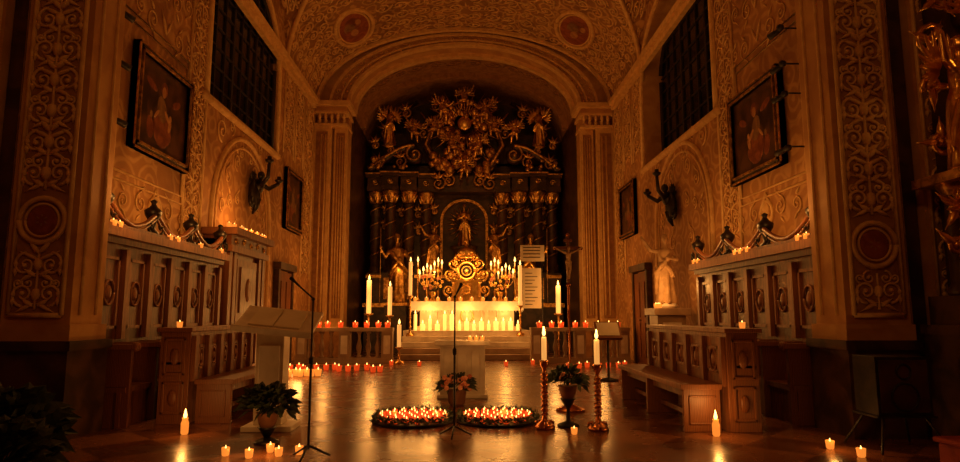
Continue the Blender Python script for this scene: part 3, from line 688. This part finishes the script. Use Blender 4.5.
for s in(-1,1):
    mb.lathe([(.06,0),(.04,.04),(.035,.4),(.06,.46)],(c+s*.43,y-.22,ZT+.15),'gold',10)
    f=lambda u,v:(c+s*u,y-.22,v)
    spiral(mb,f,.58,ZT+.35,.18,1.5,1,-pi/2,.04,'gold',20); spiral(mb,f,.52,ZT+.85,.19,1.4,1,-pi/2,.045,'gold',20)
    spiral(mb,f,.40,ZT+1.22,.17,1.4,1,-pi/2,.04,'gold',20); spiral(mb,f,.22,ZT+1.45,.13,1.4,1,-pi/2,.035,'gold',20)
    for k in range(6): leaf(mb,f,.33,ZT+.7+.13*k,.36-.03*k,.045,.3+.22*k,'gold')
ring(mb,lambda u,v:(c+u,y-.24,v),0,ZT+.98,.28,.055,'gold'); mb.ell((c,y-.16,ZT+.98),(.27,.06,.27),'black',16)
ring(mb,lambda u,v:(c+u,y-.25,v),0,ZT+.98,.15,.02,'gold'); mb.ell((c,y-.22,ZT+.97),(.06,.03,.1),'gold',10)
mb.bb(c-.18,c+.18,y-.22,y-.2,ZT+.2,ZT+.58,'dgold'); ring(mb,lambda u,v:(c+u,y-.225,v),0,ZT+.38,.12,.02,'gold')
for i in range(28):
    a=2*pi*i/28; l=.52 if i%2 else .42; mb.tube([(c+.28*math.cos(a),y-.18,ZT+.98+.28*math.sin(a)),(c+l*math.cos(a),y-.18,ZT+.98+l*math.sin(a))],[.03,.008],'gold',4)
mb.lathe([(.24,0),(.27,.04),(.22,.08),(.30,.2),(.25,.3),(.12,.38),(.04,.4),(.05,.45),(.0,.5)],(c,y-.12,ZT+1.38),'gold',16,fold=.08,nf=8)
mb.tube([(c,y-.12,ZT+1.86),(c,y-.12,ZT+2.03)],.018,'gold',6); mb.tube([(c-.07,y-.12,ZT+1.96),(c+.07,y-.12,ZT+1.96)],.016,'gold',6)
for i in range(10): a=i*2*pi/10; mb.ell((c+.29*math.cos(a),y-.12+.29*math.sin(a),ZT+1.52),.035,'gold',6)
mb.obj('golden_tabernacle')
for s in(-1,1):
    for (dx,hh,n) in ((.92,1.2,1),(1.28,1.02,2),(1.58,1.22,0)):
        mb=MB('gold'); cx=c+s*dx
        mb.lathe([(.10,0),(.10,.03),(.05,.08),(.025,.15),(.045,.3),(.025,.4),(.025,hh-.3),(.05,hh-.2),(.03,hh-.12)],(cx,y-.1,ZT),'gold',12)
        for k in range(-n,n+1):
            tx=cx+k*.12; tzz=ZT+hh-.06-.11*abs(k)+(.04 if k>0 else 0)
            if k: mb.tube([(cx,y-.1,ZT+hh-.45),(cx+k*.07,y-.1,ZT+hh-.5),(tx,y-.1,ZT+hh-.38),(tx,y-.1,tzz)],[.018,.016,.014,.014],'gold',6)
            mb.lathe([(.015,-.1),(.035,-.02),(.035,0)],(tx,y-.1,tzz),'gold',8); pillar(mb,tx,y-.1,tzz,tzz+.12,.018,'wax',2.2)
        mb.obj('altar_candelabrum')
def petals(mb,c,r,m,n=7):
    for k in range(n):
        a=2*pi*k/n; mb.ell((c[0]+r*.55*math.cos(a),c[1],c[2]+r*.55*math.sin(a)),(r*.4,r*.25,r*.4),m,6)
    mb.ell(c,(r*.3,r*.4,r*.3),m,6)
def foliage(mb,c,R,n,l,w,m='green',up=.3):
    for i in range(n):
        a=random.uniform(0,2*pi); e=random.uniform(-.2,1.3); rr=random.random()**.5
        d=Vector((math.cos(a)*math.cos(e),math.sin(a)*math.cos(e),math.sin(e)))
        p=Vector(c)+Vector((d.x*R[0],d.y*R[1],d.z*R[2]))*rr
        dd=(d+Vector((random.uniform(-.5,.5),random.uniform(-.5,.5),random.uniform(-.6,.5)+up))).normalized(); sd=dd.orthogonal().normalized()*w; nn=dd.cross(sd).normalized()*w*.4
        q=p+dd*l*.5
        mb.add([p,q+sd+nn,p+dd*l-Vector((0,0,l*.25)),q-sd+nn,q-nn*.2],[(0,1,4),(1,2,4),(2,3,4),(3,0,4)],m)
for s in(-1,1):
    mb=MB('pot','green','pink','gold'); cx=c+s*1.08; yb=y-.36
    mb.lathe([(.08,0),(.1,.05),(.05,.1),(.12,.25),(.13,.3)],(cx,yb,ZT),'gold',12)
    foliage(mb,(cx,yb,ZT+.4),(.3,.08,.35),90,.12,.03)
    for i in range(26): petals(mb,(cx+random.uniform(-.32,.32),yb-.08+random.uniform(-.04,.04),ZT+.42+random.uniform(-.05,.45)),.06,'pink' if i%3==0 else 'gold')
    mb.obj('flower_bouquet')
mb=MB('wax')
for i in range(15):
    x=AX-1.62+i*.23; h=random.choice((.2,.28,.36,.5)); pillar(mb,x,20.3,Z0,Z0+h,.05+.025*(i%2),'waxbright',1.6)
mb.obj('altar_step_candles')
mb=MB('ambglass')
for i in range(10):
    x=AX-1.65+i*.36
    votive(mb,x,20.5,ZT,1.4,'ambglass')
mb.obj('altar_votive_candles')
# ------------------------------------------------------------------ communion rail
for s,(x0,x1) in ((-1,(-4.6,-1.95)),(1,(1.85,4.6))):
    mb=MB('stone','pale'); y=18.0
    mb.bb(x0,x1,y-.18,y+.18,0,.14,'stone'); mb.bb(x0,x1,y-.2,y+.2,.86,.96,'stone')
    for x in(x0+.16,(x0+x1)/2,x1-.16): mb.bb(x-.15,x+.15,y-.16,y+.16,.14,.86,'stone'); mb.bb(x-.09,x+.09,y-.175,y-.16,.25,.75,'pale')
    n=8
    for i in range(n):
        x=x0+.3+(x1-x0-.6)*(i+.5)/n
        if abs(x-(x0+x1)/2)<.16: continue
        mb.lathe([(.07,.14),(.07,.18),(.035,.22),(.07,.36),(.08,.44),(.05,.55),(.03,.66),(.045,.72),(.03,.76),(.07,.82),(.07,.86)],(x,y,0),'stone',12)
    mb.obj('communion_rail')
    mb=MB('redglass')
    xx=x0+.25
    while xx<x1-.05: votive(mb,xx,y-.05+random.uniform(-.06,.06),.96,1.9); xx+=random.uniform(.24,.42)
    mb.obj('rail_votive_candles')
mb=MB('redglass')
for i in range(12): votive(mb,-4.1+i*.2+random.uniform(-.05,.05),15.4+random.uniform(-.35,.35),0,1.7)
for i in range(7): votive(mb,2.6+i*.25,16.2+random.uniform(-.3,.3),0,1.6)
for i in range(6): votive(mb,-1.9+i*.75,17.2+random.uniform(-.3,.3),0,1.4)
mb.obj('floor_votive_candles')
mb=MB('ambglass')
for i in range(6): votive(mb,-3.75+.12*i,14.1+.12*(i%2),0,1.8,'ambglass')
mb.obj('floor_votive_candles')
candlestick('altar_candlestick',-2.72,18.5,0,1.35,2.3,.07,'dgold',.16); candlestick('altar_candlestick',-2.12,18.5,0,1.3,2.12,.06,'dgold',.14)
candlestick('altar_candlestick',-1.66,19.94,.664,1.9,2.95,.055,'dgold',.12); candlestick('altar_candlestick',1.75,19.94,.664,1.6,2.85,.06,'dgold',.12)
candlestick('altar_candlestick',2.72,18.5,0,1.35,2.15,.07,'dgold',.16); candlestick('altar_candlestick',-1.75,17.6,0,.45,1.05,.055,'dgold',.14)
candlestick('paschal_candlestick',.94,7.6,0,.78,1.05,.030,'brass',.12,1.5,True); candlestick('paschal_candlestick',1.54,7.5,0,.74,1.02,.032,'brass',.12,1.5,True)
mb=MB('black','paper','ink')
mb.lathe([(.17,0),(.16,.03),(.03,.06),(.02,.3),(.02,3.0)],(2.28,18.6,0),'black',10)
mb.bb(1.64,2.34,18.55,18.58,2.86,3.33,'paper'); mb.bb(1.70,2.24,18.55,18.58,1.5,2.66,'paper'); mb.tube([(2.28,18.6,2.9),(1.9,18.59,2.9)],.012,'black',5); mb.tube([(2.28,18.6,2.5),(1.9,18.59,2.5)],.012,'black',5)
for z in [2.96,3.06,3.16,3.25]: mb.bb(1.72,2.22,18.545,18.55,z,z+.025,'ink')
for i in range(10): mb.bb(1.77,1.98+.15*(i%3)/2,18.545,18.55,1.6+i*.1,1.62+i*.1,'ink')
mb.obj('hymn_board')
mb=MB('wood','brass'); x,y=1.47,9.0
mb.lathe([(.2,0),(.2,.03),(.12,.06),(.03,.1),(.02,.2),(.018,1.75)],(x,y,0),'brass',12)
mb.ell((x,y,1.72),.035,'brass',8)
mb.bb(x-.022,x+.022,y-.015,y+.015,1.75,2.42,'wood'); mb.bb(x-.19,x+.19,y-.015,y+.015,2.22,2.265,'wood'); mb.bb(x-.06,x+.06,y-.03,y-.015,2.33,2.37,'wood')
for p in((x,y,2.43),(x-.19,y,2.243),(x+.19,y,2.243)): mb.ell(p,.028,'brass',8)
CR=mb.obj('processional_crucifix',bevel=.004,origin=(x,y,0))
statue('corpus','corpus',x,y-.035,1.80,.46,'flesh',0,CR)
# ------------------------------------------------------------------ stone altar block and flowers
mb=MB('pale','white')
mb.bb(-.46,.42,10.3,10.8,.82,.9,'pale'); mb.bb(-.38,.34,10.38,10.75,.06,.82,'pale'); mb.bb(-.42,.38,10.32,10.8,0,.06,'pale')
for x in(-.25,-.03,.19): mb.bb(x-.07,x+.07,10.36,10.38,.15,.74,'pale')
mb.obj('stone_altar_block',bevel=.012)
mb=MB('ambglass')
for x in (.1,.2,.3): votive(mb,x,10.4,.9,.8,'ambglass')
mb.obj('added_block_votives')  # votives added on the block to brighten it
mb=MB('pot','green','pink')
mb.lathe([(.09,0),(.12,.03),(.14,.2),(.15,.22),(.12,.22)],(-.1,9.6,0),'pot',14)
foliage(mb,(-.1,9.6,.26),(.24,.2,.15),150,.13,.03)
for i in range(22): petals(mb,(-.1+random.uniform(-.2,.2),9.45+random.uniform(-.1,.1),.3+random.uniform(-.05,.12)),.04,'pink')
mb.obj('flower_arrangement')
mb=MB('pale','white','woodl','ink'); x,y=-2.2,7.7
mb.bb(x-.3,x+.26,y-.24,y+.24,0,.06,'pale'); mb.bb(x-.2,x+.12,y-.13,y+.13,.06,1.1,'pale'); mb.bb(x-.16,x+.08,y-.145,y-.13,.2,.95,'white')
mb.T=Matrix.Translation((x+.02,y,1.24))@Matrix.Rotation(.10,4,'Y')@Matrix.Rotation(.45,4,'X')
mb.bb(-.45,.45,-.28,.28,-.03,.02,'pale'); mb.bb(-.46,.46,-.32,-.28,-.03,.05,'pale'); mb.bb(-.3,-.01,-.22,.22,.02,.04,'paper'); mb.bb(.01,.3,-.22,.22,.02,.04,'paper')
mb.T=Matrix.Identity(4); mb.obj('ambo_lectern',bevel=.008)
mb=MB('woodl','paper','black'); x,y=2.9,13
mb.lathe([(.2,0),(.2,.03),(.03,.07),(.025,.9)],(x,y,0),'black',10)
mb.T=Matrix.Translation((x,y,1.0))@Matrix.Rotation(.9,4,'X'); mb.bb(-.26,.26,-.2,.2,-.02,.02,'woodl'); mb.bb(-.22,.22,-.15,.17,.02,.035,'paper'); mb.bb(-.26,.26,-.23,-.2,-.02,.06,'woodl')
mb.T=Matrix.Identity(4); mb.obj('music_stand')
def mic(x,y,h,arm,ax):
    mb=MB('black')
    for k in range(3):
        a=k*2*pi/3+.4; mb.tube([(x,y,.12),(x+.2*math.cos(a),y+.2*math.sin(a),.015)],.010,'black',6)
    mb.tube([(x,y,.08),(x,y,h*.6)],.012,'black',8); mb.tube([(x,y,h*.6),(x,y,h)],.009,'black',8); mb.lathe([(.018,0),(.022,.02),(.022,.06),(.01,.08)],(x,y,h*.58),'black',8)
    mb.ell((x,y,h),.018,'black',8); mb.tube([(x-ax*.12,y,h-.06*arm),(x+ax,y,h+arm)],.008,'black',6)
    e=Vector((x+ax,y,h+arm)); d=Vector((ax,0,arm)).normalized(); mb.tube([e,e+d*.06,e+d*.10],[.010,.012,.018],'black',8)
    mb.ell(e+d*.11,.02,'black',8); mb.obj('microphone_stand')
mic(-1.42,6.1,1.45,.12,-.13); mic(-.1,7.1,1.5,.04,.02)
# ------------------------------------------------------------------ wreaths of votives
for cx,cy in ((-.62,8.15),(.42,8.15)):
    mb=MB('green','black','redglass'); 
    mb.lathe([(.50,0),(.51,.02),(.50,.03),(.001,.033)],(cx,cy,0),'black',32)
    for i in range(620):
        a=random.uniform(0,2*pi); r=.5+random.uniform(-.05,.05); p=Vector((cx+r*math.cos(a)*.96,cy+r*math.sin(a),.03+random.uniform(0,.06)))
        d=Vector((random.uniform(-1,1),random.uniform(-1,1),random.uniform(0,.6))).normalized(); sd=d.orthogonal().normalized()*.012
        e=p+d*.08
        if abs(e.x-cx)>.515: continue
        mb.add([p,p+d*.04+sd,e,p+d*.04-sd],[(0,1,2,3)],'green')
    for rr,nn in ((.40,19),(.29,14),(.17,8),(.05,2)):
        for i in range(nn):
            a=2*pi*i/nn+rr*9; votive(mb,cx+rr*math.cos(a),cy+rr*math.sin(a),.033,.9,'redglass' if random.random()<.85 else 'ambglass')
    mb.obj('votive_candle_wreath')
# ------------------------------------------------------------------ plants
def plant(name,x,y,zs,R,n,l,fl=True,stand=True,leafm='green'):
    mb=MB('pot','green','pink','black')
    if stand:
        mb.lathe([(.13,0),(.13,.02),(.03,.06),(.02,zs-.12),(.08,zs-.02),(.1,zs)],(x,y,0),'black',12)
    mb.lathe([(.07,0),(.09,.04),(.11,.13),(.12,.15),(.1,.15)],(x,y,zs if stand else 0),'pot',14)
    zc=(zs if stand else 0)+.2
    for i in range(12):
        a=i*2*pi/12; mb.tube([(x,y,zc-.05),(x+R*.4*math.cos(a),y+R*.4*math.sin(a),zc+.12),(x+R*.8*math.cos(a),y+R*.8*math.sin(a),zc+.08)],[.008,.006,.003],leafm,4)
    foliage(mb,(x,y,zc),(R*.8,R*.8,R*.6),n,l,l*.28,leafm)
    if fl:
        for i in range(9):
            a=random.uniform(0,2*pi); petals(mb,(x+R*.6*math.cos(a),y+R*.6*math.sin(a),zc+random.uniform(0,R*.4)),.035,'pink')
    mb.obj(name)
plant('potted_poinsettia',-2.02,6.85,.16,.3,220,.14,False)
plant('potted_poinsettia',1.24,7.78,.32,.24,170,.12)
plant('potted_shrub',-4.2,6.1,.2,.55,380,.26,False,False); plant('potted_shrub',-3.55,5.2,.2,.35,200,.2,False,False)
plant('potted_shrub',5.3,5.6,.85,.42,300,.2,False)
def small_votives(L,name):
    mb=MB('ambglass')
    for (x,y,z,k) in L: votive(mb,x,y,z,k,'ambglass')
    mb.obj(name)
small_votives([(-2.22,6.25,0,.95),(-1.97,6.15,0,.95),(-1.72,6.22,0,.95),(-1.55,6.3,0,.95),(-1.85,6.4,0,.95)],'floor_votive_candles')
small_votives([(3.6,6.42,0,1.0),(3.68,6.05,0,1.0)],'floor_votive_candles'); small_votives([(1.22,7.25,0,.9)],'floor_votive_candles')
for (x,y) in ((-3.07,7.35),(2.74,7.1)):
    mb=MB('ambglass'); mb.lathe([(.03,0),(.04,.015),(.042,.12),(.03,.16),(.034,.18)],(x,y,0),'ambglass',12); flame(mb,x,y,.165,1.5); mb.obj('glass_votive_lantern')
small_votives([(-3.5,8.06,1.15,.9)],'desk_votive_candle'); small_votives([(3.2,7.36,1.15,.9)],'desk_votive_candle')
mb=MB('black','dmarble'); x,y=4.25,6.4
mb.bb(x-.27,x+.27,y-.18,y+.18,.34,.90,'black'); mb.bb(x-.24,x+.24,y-.19,y-.18,.37,.87,'dmarble')
for z,r in((.52,.13),(.76,.07)):
    ring(mb,lambda u,v:(x+u,y-.195,v),0,z,r,.012,'black')
for q in(-1,1):
    for r in(-1,1): mb.tube([(x+q*.2,y+r*.14,.34),(x+q*.34,y+r*.3,0.01)],.014,'black',6)
mb.bb(x-.3,x+.3,y-.2,y+.2,.32,.34,'black')
mb.obj('loudspeaker_on_stand',bevel=.01)
mb=MB('red','black'); mb.bb(4.15,4.7,5.3,5.7,0,.2,'red'); mb.bb(4.12,4.73,5.27,5.73,.2,.25,'red'); mb.obj('red_kneeling_cushion',bevel=.03)
# ------------------------------------------------------------------ side altar right edge
mb=MB('dmarble','dgold','wood','black')
mb.bb(4.98,7.1,6.35,6.9,0,1.1,'dmarble'); mb.bb(4.95,7.1,6.3,6.9,1.1,1.2,'dmarble')
mb.bb(5.3,7.1,6.5,6.9,1.2,5.6,'dmarble')
for x in(5.2,5.9): 
    mb.bb(x-.17,x+.17,6.4,6.85,1.2,1.5,'dmarble')
    mb.lathe([(.14,1.5),(.15,1.55),(.11,1.62),(.12,2.2),(.10,2.5),(.13,2.55)],(x,6.55,0),'dmarble',14)
    mb.lathe([(.11,2.5),(.13,2.6),(.18,2.68)],(x,6.55,0),'dgold',12,fold=.1)
    mb.bb(x-.22,x+.22,6.05,6.88,2.68,2.78,'dgold')
for i,(vx,vz,vr) in enumerate(((5.0,3.1,.14),(5.0,4.2,.2),(5.1,4.7,.18),(5.4,3.3,.2),(5.6,4.4,.2),(5.05,2.0,.12),(5.55,2.2,.18),(5.3,5.2,.18),(5.1,2.4,.14),(5.45,3.9,.16),(4.95,3.7,.12))):
    f=lambda u,v:(u,6.4,v)
    spiral(mb,f,vx,vz,vr,1.5,1 if i%2 else -1,i,.035,'gold',16)
    for k in range(3): leaf(mb,f,vx,vz,.28,.045,i*1.1+k*1.6,'gold')
SA=mb.obj('side_altar',origin=(5.5,6.6,0))
statue('angel','angel',5.12,6.22,2.78,1.4,'gold',.4,SA,True); statue('putto','putto',5.4,6.2,4.05,.7,'gold',.2,SA); statue('putto','putto_b',5.05,6.15,2.05,.5,'gold',.2,SA)
candlestick('added_side_candlestick',5.95,6.2,2.78,3.1,3.5,.03,'brass',.08,1.5)  # added out of view to brighten the gilded angel
# ------------------------------------------------------------------ right wall statue
mb=MB('stone','pale'); x,y=4.35,13.7
mb.bb(x-.38,x+.38,y-.38,y+.38,0,.2,'stone'); mb.bb(x-.3,x+.3,y-.3,y+.3,.2,1.3,'stone'); mb.bb(x-.38,x+.38,y-.38,y+.38,1.3,1.45,'stone'); mb.bb(x-.2,x+.2,y-.315,y-.3,.35,1.15,'pale')
mb.lathe([(.22,0),(.24,.04),(.2,.1)],(x,y,1.45),'pale',14)
SP=mb.obj('statue_on_pedestal',bevel=.015,origin=(x,y,0)); statue('raise','stone_saint',x,y,1.54,1.5,'flesh',-.4,SP,True)
mb=MB('ambglass')
for i in range(4): votive(mb,x-.34+.035*i,y-.33+.02*i,1.452,1.1,'ambglass')
mb.obj('pedestal_votive_candles')
# ------------------------------------------------------------------ wall sconces (bracket figures)
for s in(-1,1):
    mb=MB('bronze'); side(mb,s); y=14.6; zb=3.65 if s<0 else 3.4; X=4.9
    mb.ell((X-.08,y,zb+.42),(.12,.24,.36),'bronze',14)
    spiral(mb,lambda u,v:(X-.08,y+u,v),-.15,zb+.2,.14,1.4,1,pi/2,.04,'bronze',16); spiral(mb,lambda u,v:(X-.08,y+u,v),.15,zb+.2,.14,1.4,-1,pi/2,.04,'bronze',16)
    mb.tube([(X-.05,y,zb-.05),(X-.12,y,zb+.1),(X-.14,y,zb+.3)],[.02,.07,.1],'bronze',8)
    mb.ell((X-.18,y,zb+.6),(.11,.13,.17),'bronze',12); mb.ell((X-.22,y-.02,zb+.84),(.085,.085,.105),'bronze',12); mb.tube([(X-.25,y-.1,zb+.84),(X-.3,y-.12,zb+.83)],[.015,.01],'bronze',6)
    for q,l,h in ((-1,.42,1.05),(1,.36,.75)):
        pts=[(X-.2,y+q*.1,zb+.68),(X-.32,y+q*.24,zb+.58),(X-.5,y+q*l,zb+.72),(X-.52,y+q*l,zb+h)]
        mb.tube(pts,[.06,.055,.045,.035],'bronze',8)
        mb.lathe([(.02,0),(.09,.05),(.1,.09),(.05,.09),(.05,.16),(.035,.17)],(pts[-1][0],pts[-1][1],pts[-1][2]-.02),'bronze',12)
    for i in range(7):
        a=math.radians(20+i*23); mb.ell((X-.05,y+.22*math.cos(a),zb+.58+.26*math.sin(a)),(.03,.045,.13),'bronze',8,Matrix.Rotation((pi/2-a)*-1,3,'X'))
    mb.obj('wall_sconce')
for s in(-1,1):
    mb=MB('black'); side(mb,s); X=4.78; y=8.35 if s<0 else 8.9
    for z in (3.9,4.7,5.4,6.1) if s<0 else (3.7,4.5,4.95,5.5,6.2):
        mb.tube([(W,y,z+.02),(X-.1,y,z+.02)],.014,'black',6)
        for q in(-1,1): mb.tube([(X-.1,y,z),(X-.14,y+q*.09,z-.02),(X-.2,y+q*.17,z-.05)],[.03,.045,.05],'black',8)
    mb.tube([(W-.015,y,2.9),(W-.015,y,8.0)],.008,'black',6)
    mb.obj('spotlight_rail')
def unseen_chandelier(x,y,z,zt,R=.7,n=12):
    mb=MB('brass')
    mb.tube([(x+R*math.cos(2*pi*i/36),y+R*math.sin(2*pi*i/36),z) for i in range(37)],.03,'brass',8)
    mb.lathe([(.02,-.25),(.1,-.15),(.14,0),(.08,.12),(.03,.2),(.02,.5)],(x,y,z),'brass',14)
    for i in range(n):
        a=2*pi*i/n; p=(x+R*math.cos(a),y+R*math.sin(a))
        mb.tube([(x,y,z),(x+R*.5*math.cos(a),y+R*.5*math.sin(a),z-.12),(*p,z)],.012,'brass',6)
        mb.lathe([(.02,0),(.05,.03),(.05,.05)],(*p,z+.02),'brass',8); pillar(mb,*p,z+.06,z+.2,.018,'wax',1.3)
    mb.tube([(x,y,z+.45),(x,y,zt)],.012,'brass',5); mb.obj('added_fill_chandelier')
unseen_chandelier(0,13.0,8.9,10.95); unseen_chandelier(0,1.0,6.5,12)  # both added out of view to light vault, walls and pilasters
# ------------------------------------------------------------------ lights (at the candle groups unless noted)
light(0,13.0,9.35,115,.35); light(0,1.0,7.0,165,.4)  # lamps of the two added chandeliers
for cx in(-.62,.42): light(cx,8.15,.28,9,.3)
for s in(-1,1):
    t=2.42 if s<0 else 2.28
    for y in(8.05,9.75,11.5): light(s*4.0,y,t+.42,17,.08)
    for x in(2.5,3.8): light(s*x,17.8,1.35,24,.12)
light(-4.3,13.2,3.3,32,.12); light(-4.0,15.4,.35,9,.2); light(-3.5,13.9,.35,9,.1)
light(3.95,13.15,1.9,20,.06)
for x in(-1.2,0,1.2): light(AX+x,20.1,1.4,20,.1)
for s in(-1,1): light(AX+s*1.1,20.25,3.0,36,.12); light(s*1.9,23.2,3.2,14,.1)  # first pair set forward to brighten altar gold; second pair has no candles
light(AX,20.1,2.9,30,.1)  # added lamp brightening the tabernacle gold, no candle stands here
light(-2.72,18.3,2.45,20,.05); light(2.72,18.3,2.3,20,.05)
light(.2,10.2,1.12,4,.03)  # lamp added along with the block votives
light(5.85,5.95,3.6,7,.03)  # lamp of the added side altar candlestick
light(.94,7.6,1.17,7,.03); light(1.54,7.5,1.14,7,.03)
light(-3.07,7.3,.32,4.5,.03); light(2.74,7.05,.32,5,.03); light(-1.9,6.2,.22,4,.05); light(3.6,6.35,.2,2.5,.03)
w=bpy.data.worlds.new('night'); scene.world=w; w.use_nodes=True
w.node_tree.nodes['Background'].inputs[0].default_value=(.02,.008,.003,1); w.node_tree.nodes['Background'].inputs[1].default_value=.3
cam=bpy.data.cameras.new('camera'); cam.lens=24; cam.sensor_width=36; cam.clip_end=100
co=bpy.data.objects.new('camera',cam); co.location=(0,0,1.3); co.rotation_euler=(math.radians(97.5),0,math.radians(-1.43)); scene.collection.objects.link(co); scene.camera=co
